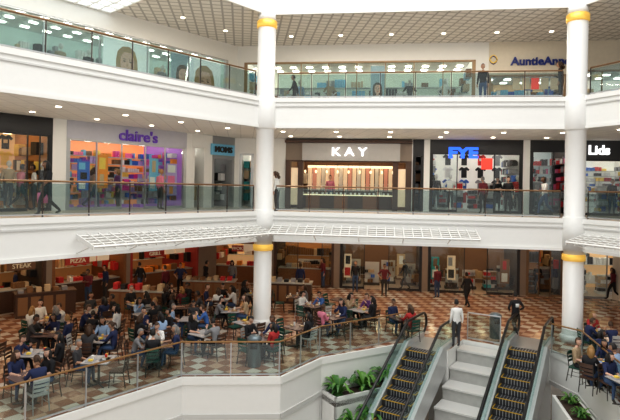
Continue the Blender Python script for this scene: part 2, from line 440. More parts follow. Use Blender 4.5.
for i in range(8):
    u = u0+.6+(u1-u0-1.2)*i/7
    b.box(FB, u-.40, u+.40, 5.5, 6.0, 4.82, 5.5, (DWOOD, WOOD)[i % 2]); b.box(FB, u-.36, u+.36, 5.55, 5.95, 5.5, 5.55, GLW)
    b.box(FB, u-.40, u+.40, 5.5, 6.0, 5.55, 5.78, GLASS); b.box(FB, u-.41, u+.41, 5.49, 6.01, 5.78, 5.8, STEEL)
    for k in range(3): b.box(FB, u-.28+k*.22, u-.18+k*.22, 5.65, 5.8, 5.56, 5.66, P['white'])
for i in range(9):
    u = u0+.9+(u1-u0-1.8)*i/8; c = FB.pt(u, 5.8, 6.75); b.ell(c, (.06, .06, .09), GLW); b.path([c, FB.pt(u, 5.8, 7.45)], .008, DKM, 4)
for u in (u0+.16, u0+.8, u1-.8, u1-.16): b.box(FB, u-.13, u+.13, 4.72, 5.0, 4.8, 7.25, DWOOD)
b.box(FB, u0+.3, u0+.68, 4.85, 4.9, 5.0, 6.9, CRM); b.box(FB, u1-.68, u1-.3, 4.85, 4.9, 5.0, 6.9, CRM)
b.obj('jewelry_display_cases')
store('service_entrance', FB, 4.9, 413, 424, Z2, 7.6, C2, blk, blk, dkb, dkb, [P['black'], P['brown'], P['grey']], racks=0, light=False)
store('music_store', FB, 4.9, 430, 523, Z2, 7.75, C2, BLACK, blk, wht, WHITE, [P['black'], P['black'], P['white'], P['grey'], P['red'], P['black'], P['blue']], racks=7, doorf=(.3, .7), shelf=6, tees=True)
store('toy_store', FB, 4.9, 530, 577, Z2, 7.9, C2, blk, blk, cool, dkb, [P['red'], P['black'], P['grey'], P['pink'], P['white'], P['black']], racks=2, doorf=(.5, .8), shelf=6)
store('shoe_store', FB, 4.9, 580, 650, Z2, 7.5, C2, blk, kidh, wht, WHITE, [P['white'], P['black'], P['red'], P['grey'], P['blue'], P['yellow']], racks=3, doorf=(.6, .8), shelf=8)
Z3 = 9.6; C3 = 13.2
tealw = self_lit('teal_back', (.46, .55, .50), .40)
FRM = mat('bronze_frame', (.35, .24, .14), .4, .3)
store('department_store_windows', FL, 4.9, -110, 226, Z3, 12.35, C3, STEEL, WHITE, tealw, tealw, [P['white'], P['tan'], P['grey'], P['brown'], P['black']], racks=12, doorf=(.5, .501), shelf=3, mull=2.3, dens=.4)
store('fashion_store', FB, 4.9, 243, 474, Z3, 12.35, C3, FRM, WHITE, self_lit('sage_back', (.60, .62, .50), .42), wht, [P['white'], P['tan'], P['grey'], P['cyan'], P['brown'], P['tan'], P['black']], racks=12, doorf=(.5, .501), shelf=4, mull=1.5, dens=.45)
store('pretzel_shop', FB, 4.9, 487, 566, Z3, 11.6, C3, FRM, CREAM, self_lit('tan_back', (.6, .4, .22), .35), WHITE, [P['brown'], P['tan'], P['white'], P['blue'], P['cyan']], racks=0, doorf=(0, 1), glass=False, shelf=3, counter=WOOD)
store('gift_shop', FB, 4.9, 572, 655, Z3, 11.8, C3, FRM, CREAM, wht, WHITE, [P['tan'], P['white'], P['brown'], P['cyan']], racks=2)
O1 = 9.2
fk = dict(racks=0, doorf=(0, 1), glass=False, shelf=2, lamp=LAMPO, dens=.6)
store('grill_restaurant', FL, O1, -80, 48, 0, 2.6, 3.6, DWOOD, redb, amb, dkb, [P['brown'], P['black'], P['red'], P['tan'], P['brown']], counter=DWOOD, **fk)
store('pizza_counter', FL, O1, 54, 128, 0, 2.5, 3.6, WOOD, choc, amb, WOOD, [P['brown'], P['tan'], P['red'], P['grey'], P['white'], P['black']], counter=DWOOD, **fk)
store('burger_counter', FL, O1, 132, 200, 0, 2.5, 3.6, redb, redb, amb, redb, [P['brown'], P['orange'], P['red'], P['black'], P['grey']], counter=WOOD, **fk)
store('noodle_counter', FB, O1, 212, 272, 0, 2.5, 3.6, WOOD, redb, warm, WOOD, [P['brown'], P['orange'], P['red'], P['white'], P['black']], counter=WOOD, **fk)
store('coffee_shop', FB, O1, 276, 336, 0, 2.7, 3.6, DWOOD, DWOOD, amb, dkb, dkset, racks=1, doorf=(.4, .8), counter=WOOD, shelf=2, lamp=LAMPO)
dim = self_lit('dim_back', (.18, .10, .055), .2)
store('gadget_store', FB, O1, 342, 424, 0, 2.7, 3.6, blk, redb, dim, dkb, dkset+[P['white'], P['blue']], racks=4, doorf=(.3, .6), dens=.5, lamp=LAMPO, shelf=1, posters=((.05, .14, .6, 2.0, (MG, P['red'], P['black'])), (.7, .8, .7, 2.1, (P['tan'], P['brown'], P['white']))))
store('game_store', FB, O1, 430, 522, 0, 2.7, 3.6, blk, DWOOD, dim, dkb, dkset+[P['tan'], P['teal'], P['red']], racks=5, doorf=(.4, .65), dens=.5, lamp=LAMPO, shelf=1, posters=((.04, .13, .7, 2.0, (P['teal'], P['white'], P['brown'])), (.22, .31, .7, 2.1, (MG, P['black'], P['grey'])), (.8, .9, .6, 2.0, (P['brown'], P['white'], P['red']))))
store('luggage_store', FB, O1, 528, 566, 0, 2.8, 3.6, BRONZE, TAUPE, amb, dkb, dkset+[P['red']], racks=2, lamp=LAMPO, shelf=2)
store('fragrance_store', FB, O1, 572, 680, 0, 2.8, 3.6, GREY, CREAM, warm, WHITE, [P['white'], P['tan'], P['grey'], P['black']], racks=3, shelf=2)
def fill(name, fr, off, z0, zc, ua, ub, m=WHITE):
    ss = sorted(filled.get((fr, off, z0, zc), [])); b = MB(); u = ua
    for a, c in ss:
        if a > u+.01: b.box(fr, u, a, off-.04, off+.25, z0, zc, m)
        u = max(u, c)
    if ub > u: b.box(fr, u, ub, off-.04, off+.25, z0, zc, m)
    b.obj(name)
for off, z0, zc, nm in ((4.9, Z2, C2, 'middle'), (4.9, Z3, C3, 'upper'), (O1, 0, 3.6, 'ground')):
    cl = isect(FL, off, FB, off); crn = isect(FB, off, FR, 9.5)
    fill('wall_left_'+nm, FL, off, z0, zc, -26, (cl-FL.o-FL.n*off).dot(FL.d), WHITE if z0 > 1 else TAUPE)
    fill('wall_back_'+nm, FB, off, z0, zc, (cl-FB.o-FB.n*off).dot(FB.d), (crn-FB.o-FB.n*off).dot(FB.d), WHITE if z0 > 1 else TAUPE)
    b = MB(); b.box(FR, (crn-FR.o-FR.n*9.5).dot(FR.d), 18, 9.5, 9.75, z0, zc, CREAM); b.obj('wall_right_'+nm)
# signs
LP = mat('sign_purple', (.12, .04, .36), .4, emis=.15); LW = mat('sign_white', (1, 1, 1), .4, emis=1.2)
LBl = mat('sign_blue', (.02, .12, .85), .4, emis=1.0, ecol=(.02, .15, 1)); LN = mat('sign_navy', (.015, .035, .22), .4)
LR = mat('sign_red', (.8, .05, .03), .4, emis=.8); LK = mat('sign_black', (.03, .03, .03), .4); LDIM = mat('sign_cream', (.55, .45, .3), .4, emis=.2)
sign('store_sign', "claire's", FL, FL.U(4.8, 139, 135), 4.8, 7.98, .66, LP, .012, 1.05)
sign('store_sign', "MOMS", FL, FL.U(4.8, 223, 147), 4.74, 7.72, .40, LK, .012, 1.0)
b = MB(); uu = FL.U(4.8, 223, 147); b.box(FL, uu-.75, uu+.75, 4.77, 4.84, 7.45, 8.0, P['cyan']); b.obj('sign_board')
sign('store_sign', "K A Y", FB, FB.U(4.5, 349, 148), 4.52, 7.7, .60, LW, .008, 1.2)
sign('store_sign', "FYE", FB, FB.U(4.8, 463, 152), 4.78, 7.72, .70, LBl, .035, 1.3)
b = MB(); uu = FB.U(5.0, 487, 160); b.box(FB, uu-.26, uu+.26, 5.0, 5.08, 6.95, 7.5, LR); b.obj('promo_sign')
sign('store_sign', "Lids", FB, FB.U(4.8, 599, 157), 4.8, 7.92, .62, LW, .015, 1.0)
sign('store_sign', "AuntieAnne's", FB, FB.U(4.8, 544, 62), 4.8, 12.22, .54, LN, .016, 1.05)
uu = FB.U(4.9, 493, 60); b = MB()
for k in range(2): b.path([Vector(FB.pt(uu+.17*math.cos(a), 4.82-.02*k, 12.32+.2*math.sin(a)*(1-.25*abs(math.cos(a)))+(.03 if k else 0))) for a in [i*math.pi/6 for i in range(13)]], .035, P['yellow'] if k else LN, 5)
b.obj('pretzel_logo')
b = MB(); a_, c_ = FB.U(4.9, 512), FB.U(4.9, 560)
for i in range(5): b.box(FB, a_+(c_-a_)*i/5+.05, a_+(c_-a_)*(i+1)/5-.05, 5.2, 5.28, 10.95, 11.5, MG if i != 2 else LR)
b.obj('menu_board')
b = MB()
for px in (96, 176):
    u = FL.U(O1, px)
    for k in range(3): b.box(FL, u-1.0+k*.7, u-.38+k*.7, O1+.4, O1+.5, 1.95, 2.4, MG)
for px in (255,):
    u = FB.U(O1, px)
    for k in range(2): b.box(FB, u-.7+k*.7, u-.05+k*.7, O1+.4, O1+.5, 1.95, 2.4, MG)
b.obj('menu_board')
RB = self_lit('sign_red_board', (.32, .03, .02), .12)
for fr, px, t, sz, bd in ((FL, 78, 'PIZZA', .28, RB), (FL, 155, 'GRILL', .28, RB), (FL, 22, 'STEAK', .28, choc), (FB, 237, 'WOK', .28, RB)):
    sign('store_sign', t, fr, fr.U(O1-.3, px, 262), O1-.3, 2.15, sz, LDIM, board=bd)
# portrait posters in the upper windows
SK = self_lit('print_skin', (.66, .40, .29), .2); HB = self_lit('print_blonde', (.42, .26, .11), .12); HD = mat('print_dark_hair', (.09, .06, .04)); PB = self_lit('print_blue', (.32, .44, .5), .2)  # prints given a faint glow so they read behind the glass
def circ(ru, rz, cu=0, cz=0, n=22): return [(cu+ru*math.cos(2*math.pi*i/n), cz+rz*math.sin(2*math.pi*i/n)) for i in range(n)]
def poster(fr, px, w_, bg, hc, scale=1.0, zc=11.0):
    u = fr.U(5.0, px, 60); b = MB(); w = 5.08
    b.box(fr, u-w_/2, u+w_/2, w, w+.04, 9.75, 12.15, bg); S = scale
    b.flat(fr, u, w-.01, zc, [(-.55*S, .1*S), (-.48*S, .5*S), (-.25*S, .75*S), (.1*S, .8*S), (.4*S, .6*S), (.52*S, .2*S), (.56*S, -.4*S), (.5*S, -.95*S), (.2*S, -.9*S), (-.2*S, -.9*S), (-.52*S, -.8*S)], hc)
    b.flat(fr, u, w-.015, zc-.95*S, [(-.75*S, -.28*S), (-.6*S, .1*S), (-.15*S, .28*S), (.2*S, .28*S), (.62*S, .1*S), (.78*S, -.28*S)], HD if bg is PW else PW)
    b.flat(fr, u, w-.018, zc-.55*S, [(-.14*S, -.2*S), (.16*S, -.2*S), (.14*S, .25*S), (-.12*S, .25*S)], SK)
    b.flat(fr, u, w-.02, zc, [(-.32*S, .3*S), (-.34*S, 0), (-.28*S, -.3*S), (-.1*S, -.5*S), (.1*S, -.5*S), (.3*S, -.3*S), (.36*S, 0), (.33*S, .3*S), (.2*S, .52*S), (-.15*S, .52*S)], SK)
    for sx in (-.14, .16):
        b.flat(fr, u, w-.025, zc, circ(.07*S, .03*S, sx*S, .1*S), HD); b.flat(fr, u, w-.025, zc, circ(.09*S, .015*S, sx*S, .2*S), HD)
    b.flat(fr, u, w-.025, zc, [(-.02*S, .08*S), (.05*S, -.1*S), (-.03*S, -.12*S)], HB); b.flat(fr, u, w-.025, zc, circ(.1*S, .035*S, .01*S, -.25*S), P['red'])
    b.obj('fashion_poster')
poster(FL, 128, 2.2, PW, HB, .95, 11.15); poster(FL, 184, 1.3, PB, HD, .7, 11.1); poster(FL, 206, 2.0, PW, HB, 1.15, 10.95)
poster(FB, 378, .7, PB, HD, .45, 10.95)

def downlights(fr, ws, u0, u1, z, step):
    b = MB()
    for w in ws:
        u = u0
        while u < u1:
            c = fr.pt(u, w, 0); b.lathe((c[0], c[1]), [(.09, z-.02), (.09, z-.005)], LAMPD, 10); u += step
    b.obj('recessed_downlights')
for z, ws in ((8.4, (1.5, 3.6)), (13.2, (3.2,)), (3.6, (1.5, 4, 6.5))):
    downlights(FL, ws, -20, .5, z, 2.4) if z < 13 else downlights(FL, ws, FL.U(4.6, 115, 8), .5, z, 2.4)
    downlights(FB, ws, .5, LB+2, z, 2.4); downlights(FR, ws, .8, 8, z, 2.4)

# ------------------------------------------------------------ escalators
STEPM = mat('step_metal', (.05, .05, .055), .4, .5); YEL = mat('step_yellow', (.6, .36, .04), .5)
CLAD = mat('escalator_cladding', (.55, .56, .56), .35, .4)
EGLASS = glassmat('escalator_glass', (.76, .86, .85), .08)
def escalator(o):
    fr = Fr(o, -pdir); b = MB(); T = math.tan(math.radians(30))
    w_s, drop = .4, 4.8; w_e = w_s+drop/T
    zf = lambda w: 0 if w < w_s else (-(w-w_s)*T if w < w_e else -drop)
    ks = [-1.2, w_s, w_e, w_e+1.2]
    for sgn in (-1, 1):
        a, c = sgn*.56, sgn*.76; a, c = min(a, c), max(a, c); g = sgn*.64
        for wa, wb in zip(ks[:-1], ks[1:]):
            if wa < w_s: b.ramp(fr, a, c, wa, .0, .2, wb, -.9, .2, CLAD)
            else: b.ramp(fr, a, c, wa, max(-4.9, zf(wa)-.9), zf(wa)+.2, wb, max(-4.9, zf(wb)-.9), zf(wb)+.2, CLAD)
            b.ramp(fr, g-.008, g+.008, wa, zf(wa)+.2, zf(wa)+.9, wb, zf(wb)+.2, zf(wb)+.9, EGLASS)
        b.add([fr.pt(g, -1.2+.36*-math.sin(t), .57+.35*math.cos(t)) for t in [i*math.pi/8 for i in range(9)]], [list(range(9))], EGLASS)
        hr = [fr.pt(g, -1.2-.4*math.sin(t), .55+.4*math.cos(t)) for t in [math.pi-i*math.pi/8 for i in range(9)]]
        hr += [fr.pt(g, w_s-.25, .95), fr.pt(g, w_s, .93), fr.pt(g, w_s+.25, zf(w_s+.25)+.93)]
        hr += [fr.pt(g, w_e, zf(w_e)+.95), fr.pt(g, w_e+1.2, -drop+.95), fr.pt(g, w_e+1.5, -drop+.7), fr.pt(g, w_e+1.2, -drop+.3)]
        b.path(hr, .05, BLACK, 8)
    n = int((w_e-w_s)/.4)
    for i in range(n):
        w = w_s+i*.4; z = -i*.231-.0
        b.box(fr, -.5, .5, w, w+.4, z-.5, z, STEPM)
        b.box(fr, -.5, .5, w+.38, w+.403, z-.015, z+.004, YEL)
        for s_ in (-1, 1): b.box(fr, s_*.5-.015, s_*.5+.015, w, w+.4, z-.03, z+.004, YEL)
        for k in range(9): b.box(fr, -.45+k*.1, -.43+k*.1, w+.02, w+.36, z, z+.008, STEEL)
        for k in range(9): b.box(fr, -.45+k*.1, -.43+k*.1, w+.4, w+.405, z-.2, z-.02, STEEL)
    b.box(fr, -.56, .56, -1.2, w_s, -.12, .02, STEEL)
    b.box(fr, -.56, .56, w_e, w_e+1.2, -4.9, -4.78, STEEL)
    b.obj('escalator')
escalator(LC)
escalator(Vector(PQ(3.1, -2.4)))
fq = Fr(LC, -pdir)
b = MB()
for i in range(13):
    q = -1.75+i*.8; z = -.22-i*.462
    if z < -4.7: break
    b.box(fq, -2.25, -.84, q, q+.8, max(z-1.6, -4.9), z, MARBLE)
    b.box(fq, -2.27, -.82, q-.0, q+.84, z, z+.06, WHITE2)
b.obj('terraced_marble_median')
GREENL = mat('fern_leaf', (.05, .16, .03), .5, noise=.3); GREEN2 = mat('fern_leaf_light', (.12, .28, .05), .5, noise=.3); SOIL = mat('soil', (.05, .03, .02), .9)
def fern(name, x, y, z, s, n=34):
    b = MB()
    for i in range(n):
        a = R.uniform(0, 6.283); L = s*R.uniform(.5, .85); up = R.uniform(.6, 1.4)*s; m = R.choice((GREENL, GREEN2)); wd = .045*s
        pr = []
        for k in range(6):
            t = k/5; rr = L*t; zz = up*(t*1.6-t*t*1.25)
            side = Vector((-math.sin(a), math.cos(a), 0))*wd*(math.sin(math.pi*min(1, t*.85+.12))*1.6)
            c = Vector((math.cos(a)*rr, math.sin(a)*rr, zz)); pr.append((c-side, c+side))
        vs = [p for q in pr for p in q]; b.add(vs, [(2*k, 2*k+1, 2*k+3, 2*k+2) for k in range(5)], m)
    b.ell((0, 0, .02), (.22*s, .22*s, .12*s), GREENL, seg=8, rings=5)
    me = b.mesh(name)
    for p in me.polygons: p.use_smooth = True
    return place(name, me, x, y, z, 0)
fp = Fr(V0[3], Vector(V1[0])-Vector(V0[3])); LP_ = (Vector(V1[0])-Vector(V0[3])).length
for kk, (wa, wb, zt) in enumerate(((-.85, -.0, -1.1), (-1.8, -.87, -1.9), (-2.9, -1.82, -2.8))):
    b = MB(); ua, ub = .05, LP_-.75-.75*kk
    b.box(fp, ua, ub, wa, wa+.08, -4.9, zt, WHITE); b.box(fp, ua, ub, wb-.04, wb, -4.9, zt, WHITE)
    b.box(fp, ua, ua+.08, wa, wb, -4.9, zt, WHITE); b.box(fp, ub-.08, ub, wa, wb, -4.9, zt, WHITE)
    b.box(fp, ua, ub, wa, wb, zt-.3, zt-.12, SOIL); b.obj('planter_box')
    n = 3
    for i in range(n):
        u = ua+.4+(ub-ua-.9)*i/(n-1); c = fp.pt(u, (wa+wb)/2, 0); fern('potted_fern', c[0], c[1], zt-.14, R.uniform(.75, 1.0))
b = MB()
f01 = Fr(V0[0], Vector(V0[1])-Vector(V0[0])); L01 = (Vector(V0[1])-Vector(V0[0])).length
b.box(f01, 0, L01-.3, 1.6, 1.8, -4.9, -1.25, WHITE2)
for i in range(1, 3):
    f = Fr(V0[i], Vector(V0[i+1])-Vector(V0[i])); L = (Vector(V0[i+1])-Vector(V0[i])).length
    b.box(f, 0, L, .03, .25, -4.9, -1.2, WHITE)
b.box(fp, 0, LP_, .03, .25, -4.9, -1.2, WHITE)
f4 = Fr(V3[1], Vector(V3[2])-Vector(V3[1])); b.box(f4, 0, 10, .03, .25, -4.9, -1.2, WHITE)
b.box(fq, -3.9, .8, -2.7, -2.5, -4.9, -1.2, WHITE)
b.obj('wall_lower_level')
b = MB()
for V in (V0+V1, V3):
    for a, c in zip(V[:-1], V[1:]):
        f = Fr(a, Vector(c)-Vector(a)); L = (Vector(c)-Vector(a)).length
        b.box(f, 0, L, -.05, .02, -.2, .03, WHITE); b.box(f, 0, L, -.04, .02, -1.27, -1.12, WHITE2)
b.obj('trim_food_court_edge')
b = MB(); b.box(f4, .6, 6, -1.0, -.2, -2.0, -1.0, WHITE); b.box(f4, .7, 5.9, -.9, -.3, -1.0, -.97, SOIL); b.box(f4, .6, 6, -1.0, -.2, -4.9, -2.0, WHITE2); b.obj('planter_box')
for u in (1.3, 2.4, 3.5, 4.7): c = f4.pt(u, -.6, 0); fern('potted_fern', c[0], c[1], -1.0, .45)

# ------------------------------------------------------------ people
SKINS = [mat('skin_light', (.62, .38, .28), .5), mat('skin_tan', (.45, .25, .16), .5), mat('skin_brown', (.22, .11, .065), .5)]
HAIRS = [mat('hair_black', (.012, .01, .009), .6), mat('hair_brown', (.06, .03, .015), .6), mat('hair_blonde', (.3, .17, .06), .6), mat('hair_grey', (.2, .19, .18), .6)]
cols = dict(black=(.015, .015, .018), charcoal=(.05, .05, .055), navy=(.02, .03, .09), grey=(.22, .22, .23), white=(.75, .75, .73), red=(.4, .03, .03), maroon=(.14, .02, .03),
 blue=(.05, .14, .4), ltblue=(.3, .42, .6), green=(.03, .16, .08), olive=(.12, .12, .05), pink=(.6, .2, .28), tan=(.4, .3, .19), purple=(.14, .05, .2), teal=(.03, .2, .22))
CLO = {k: mat('cloth_'+k, v, .85, noise=.12, nscale=20) for k, v in cols.items()}
DENIM = mat('cloth_denim', (.05, .09, .18), .85, noise=.2, nscale=25); SHOE = mat('shoe_dark', (.03, .025, .02), .5)
EYEM = mat('eye_dark', (.02, .015, .01), .3); LIPM = mat('lips', (.4, .12, .1), .5)

def seg_d(p, a, c):
    d = c-a; t = max(0, min(1, (p-a).dot(d)/max(d.length_squared, 1e-9))); return (p-(a+d*t)).length
def person(name, sit=False, lean=0.0, armR='down', armL='down', legs='stand', hair='short', sleeve=True, hy=0.0, hp=0.0, extra=None):
    hz = .54 if sit else .93
    dv = Vector((0, math.sin(lean), math.cos(lean))); pel = Vector((0, 0, hz))
    V = []; Ed = []; Rr = []; seg = []
    def add(p, r, par=None, lab=None):
        V.append(Vector(p)); Rr.append(r); i = len(V)-1
        if par is not None: Ed.append((par, i)); seg.append((V[par], V[i], lab, r))
        return i
    root = add(pel, .135)
    s1 = add(pel+dv*.18, .12, root, 'T'); s2 = add(pel+dv*.34, .135, s1, 'T'); s3 = add(pel+dv*.46, .10, s2, 'T')
    nb = add(pel+dv*.53+Vector((0, .01, 0)), .055, s3, 'T'); nt = pel+dv*.56+Vector((0, .03, .06)); nti = add(nt, .05, nb, 'N')
    hands = []
    AR = {'down': ((.06, -.03, -.29), (.01, .07, -.24)), 'table': ((.06, .17, -.22), (-.07, .24, .0)), 'eat': ((.07, .2, -.19), (-.13, .08, .2)),
          'lap': ((.05, .06, -.27), (-.08, .21, -.03)), 'phone': ((.04, .08, -.27), (-.1, .2, .1)), 'swingf': ((.05, .09, -.27), (-.01, .16, -.18)),
          'swingb': ((.05, -.13, -.26), (.01, -.03, -.25)), 'cross': ((.06, .08, -.27), (-.24, .12, .06)), 'rail': ((.07, .2, -.2), (-.04, .23, -.02)), 'hip': ((.17, -.07, -.23), (-.12, .14, -.14))}
    for sx, arm in ((1, armR), (-1, armL)):
        sh = pel+dv*.475+Vector((sx*.165, 0, 0)); shi = add(sh, .072, s3, 'T')
        e, w = AR[arm]; el = sh+Vector((sx*e[0], e[1], e[2])); wr = el+Vector((sx*w[0], w[1], w[2]))
        m1 = add(sh.lerp(el, .45), .056, shi, 'U'); ei = add(el, .044, m1, 'U'); m2 = add(el.lerp(wr, .35), .042, ei, 'A'); wi = add(wr, .027, m2, 'A')
        hd = (wr-el).normalized(); pi = add(wr+hd*.05, .034, wi, 'H'); add(wr+hd*.09, .03, pi, 'H')
        hands.append((sx, wr, hd))
    LG = {'stand': (((.1, .02, .49), (.105, -.02, .09)), ((-.1, .02, .49), (-.105, -.02, .09))),
          'walk': (((.1, .2, .53), (.1, .24, .11)), ((-.1, -.04, .49), (-.1, -.36, .19))),
          'sit': (((.13, .43, .54), (.14, .4, .09)), ((-.13, .43, .54), (-.12, .46, .09))),
          'sit2': (((.12, .43, .54), (.05, .3, .09)), ((-.14, .42, .54), (-.14, .55, .10)))}
    for sx, (k, a) in zip((1, -1), LG[legs]):
        hp_ = pel+Vector((sx*.09, .01 if not sit else .05, -.04)); k = Vector(k); a = Vector(a)
        h = add(hp_, .095, root, 'P'); m = add(hp_.lerp(k, .5), .078, h, 'L'); ki = add(k, .057, m, 'L'); c = add(k.lerp(a, .35), .054, ki, 'L'); ai = add(a, .038, c, 'L')
        t = add(a+Vector((sx*.01, .1, -.045)), .036, ai, 'S'); add(a+Vector((sx*.015, .17, -.055)), .026, t, 'S')
    me = bpy.data.meshes.new('sk'); me.from_pydata([tuple(v) for v in V], Ed, [])
    ob = bpy.data.objects.new('sk', me); scene.collection.objects.link(ob)
    md = ob.modifiers.new('s', 'SKIN'); md.use_smooth_shade = True
    sv = me.skin_vertices[0].data if me.skin_vertices else None
    if sv is None:
        bm = bmesh.new(); bm.from_mesh(me); bm.verts.layers.skin.verify(); bm.to_mesh(me); bm.free(); sv = me.skin_vertices[0].data
    for i, r in enumerate(Rr): sv[i].radius = (r*1.08, r*1.08); sv[i].use_root = (i == 0)
    sb = ob.modifiers.new('d', 'SUBSURF'); sb.levels = 1; sb.render_levels = 1
    dg = bpy.context.evaluated_depsgraph_get(); dg.update(); bod = bpy.data.meshes.new_from_object(ob.evaluated_get(dg)); bpy.data.objects.remove(ob)
    MSK, MSH, MPA, MSO, MHA = SKINS[0], CLO['black'], DENIM, SHOE, HAIRS[0]
    b = MB()
    for m in (MSK, MSH, MPA, MSO, MHA): b.mi(m)
    vs = []
    for v in bod.vertices:
        p = v.co.copy(); best = min(seg, key=lambda s: seg_d(p, s[0], s[1])-s[3]*.5)
        if best[2] == 'T' and abs(p.x) < .17:
            t = (p-pel).dot(dv); ax = pel+dv*t; q = p-ax; p = ax+Vector((q.x*1.2, q.y*.86, q.z))
        vs.append(p)
    base = len(b.v); b.v += [tuple(v) for v in vs]
    mm = {'T': 1, 'U': 1, 'A': 1 if sleeve else 0, 'H': 0, 'N': 0, 'P': 2, 'L': 2, 'S': 3}
    for p in bod.polygons:
        c = sum((vs[i] for i in p.vertices), Vector())/len(p.vertices)
        best = min(seg, key=lambda s: seg_d(c, s[0], s[1])-s[3]*.5)
        k = mm[best[2]]
        if best[2] == 'T' and (c-pel).dot(dv) < .0: k = 2
        b.f.append([base+i for i in p.vertices]); b.m.append(k)
    for sx, wr, hd in hands:
        side = hd.cross(Vector((0, 0, 1)) if abs(hd.z) < .8 else Vector((0, 1, 0))).normalized(); dn = hd.cross(side).normalized()
        if dn.z > 0 and abs(hd.z) < .8: dn = -dn
        if abs(hd.z) >= .8: side, dn = Vector((0, 1, 0)), Vector((-sx, 0, 0))
        for k, L in enumerate((.062, .072, .068, .054)):
            o = wr+hd*.085+side*(-.03+.02*k)
            b.path([o, o+hd*L*.5+dn*.004, o+hd*L*.85+dn*.02, o+hd*L+dn*.038], [.0095, .009, .008, .006], MSK, 5)
        o = wr+hd*.03+side*-.028
        b.path([o, o+hd*.03-side*.03+dn*.01, o+hd*.055-side*.036+dn*.025], [.012, .0105, .007], MSK, 5)
    hc = nt+Vector((0, .035, .105)); M = Matrix.Rotation(hy, 3, 'Z') @ Matrix.Rotation(-hp, 3, 'X')
    def hdef(p):
        q = p.copy()
        if q.z < 0: q.x *= 1+.28*q.z; q.y = q.y*(1+.22*q.z)+(-q.z*.12 if q.y > 0 else 0)
        return q
    b.ell(hc, (.077, .097, .122), MSK, M, 14, 10, deform=hdef)
    at = lambda x, y, z: hc+M @ Vector((x, y, z))
    b.path([at(0, .088, .02), at(0, .112, -.018), at(0, .095, -.03)], [.006, .014, .009], MSK, 5)
    for s_ in (-1, 1):
        b.ell(at(s_*.03, .083, .012), (.013, .008, .008), CLO['white'], M, 8, 5); b.ell(at(s_*.03, .089, .012), (.006, .004, .006), EYEM, M, 6, 4)
        b.path([at(s_*.015, .09, .032), at(s_*.045, .08, .034)], .004, MHA, 4)
        b.ell(at(s_*.077, 0, -.005), (.012, .02, .03), MSK, M, 8, 5)
    b.ell(at(0, .088, -.058), (.022, .008, .007), LIPM, M, 8, 5)
    def keep(c):
        return c.z > .42-(.0 if c.y > 0 else .9*min(1, -c.y*1.5)) or (c.y < -.05 and c.z > -.5)
    b.ell(hc+M @ Vector((0, -.008, .01)), (.087, .107, .13), MHA, M, 16, 12, keep=keep)
    if hair == 'long':
        b.path([at(0, -.07, .05), at(0, -.1, -.06), at(0, -.095, -.18), at(0, -.08, -.26)], [.06, .085, .085, .04], MHA, 10)
        for s_ in (-1, 1): b.path([at(s_*.065, -.01, .05), at(s_*.082, 0, -.05), at(s_*.08, .0, -.15), at(s_*.07, .0, -.22)], [.025, .03, .03, .012], MHA, 6)
    if hair == 'tail': b.path([at(0, -.1, .04), at(0, -.15, .0), at(0, -.14, -.12)], [.03, .035, .012], MHA, 7)
    if extra == 'backpack':
        m = CLO['charcoal']
        c = pel+dv*.3+Vector((0, -.17, 0)); b.ell(c, (.15, .09, .22), m, None, 12, 8)
        for s_ in (-1, 1): b.path([pel+dv*.45+Vector((s_*.09, -.13, 0)), pel+dv*.53+Vector((s_*.1, 0, .02)), pel+dv*.4+Vector((s_*.1, .13, 0)), pel+dv*.2+Vector((s_*.12, .0, 0))], .018, m, 5)
    if extra == 'bag':
        w = hands[0][1]; b.box(W0, w.x-.02, w.x+.12, w.y-.14, w.y+.14, w.z-.45, w.z-.12, P['pink']); b.path([w+Vector((.04, -.1, -.12)), w+Vector((.03, 0, -.03)), w+Vector((.04, .1, -.12))], .008, P['pink'], 4)
    if extra == 'logo':
        b.box(W0, -.07, .07, -.155, -.125, hz+.27, hz+.41, CLO['white'])
    return b.mesh(name, True)

SIT = [person('seated_person', True, .28, 'table', 'table', 'sit', 'short', True, 0, .25),
       person('seated_person', True, .22, 'eat', 'table', 'sit2', 'long', True, .2, .2),
       person('seated_person', True, -.04, 'lap', 'lap', 'sit', 'short', False, -.4, .0),
       person('seated_person', True, .1, 'phone', 'table', 'sit2', 'tail', True, .1, .4),
       person('seated_person', True, .35, 'table', 'eat', 'sit2', 'short', True, -.15, .3),
       person('seated_person', True, .05, 'table', 'lap', 'sit', 'long', False, .5, .0)]
ST = dict(stand=person('standing_person', False, 0, 'down', 'down', 'stand', 'short', True, .2, 0),
          cross=person('standing_person', False, .03, 'cross', 'cross', 'stand', 'short', True, -.2, .1),
          phone=person('standing_person', False, .04, 'phone', 'down', 'stand', 'long', True, 0, .4),
          hip=person('standing_person', False, .0, 'hip', 'hip', 'stand', 'short', False, .3, 0),
          walk=person('walking_person', False, .05, 'swingb', 'swingf', 'walk', 'short', True, 0, .05),
          walkl=person('walking_person', False, .04, 'swingb', 'swingf', 'walk', 'long', True, 0, .05),
          bag=person('walking_person', False, .04, 'down', 'swingf', 'walk', 'long', False, 0, .05, 'bag'),
          logo=person('walking_person', False, .0, 'hip', 'hip', 'walk', 'short', True, 0, .1, 'logo'),
          pack=person('walking_person', False, .05, 'swingb', 'swingf', 'walk', 'short', True, 0, .1, 'backpack'))
TOPS = ['black']*8+['charcoal']*5+['navy']*4+['grey']*3+['white', 'white', 'white', 'maroon', 'red', 'blue', 'ltblue', 'olive', 'pink', 'tan', 'tan', 'purple']
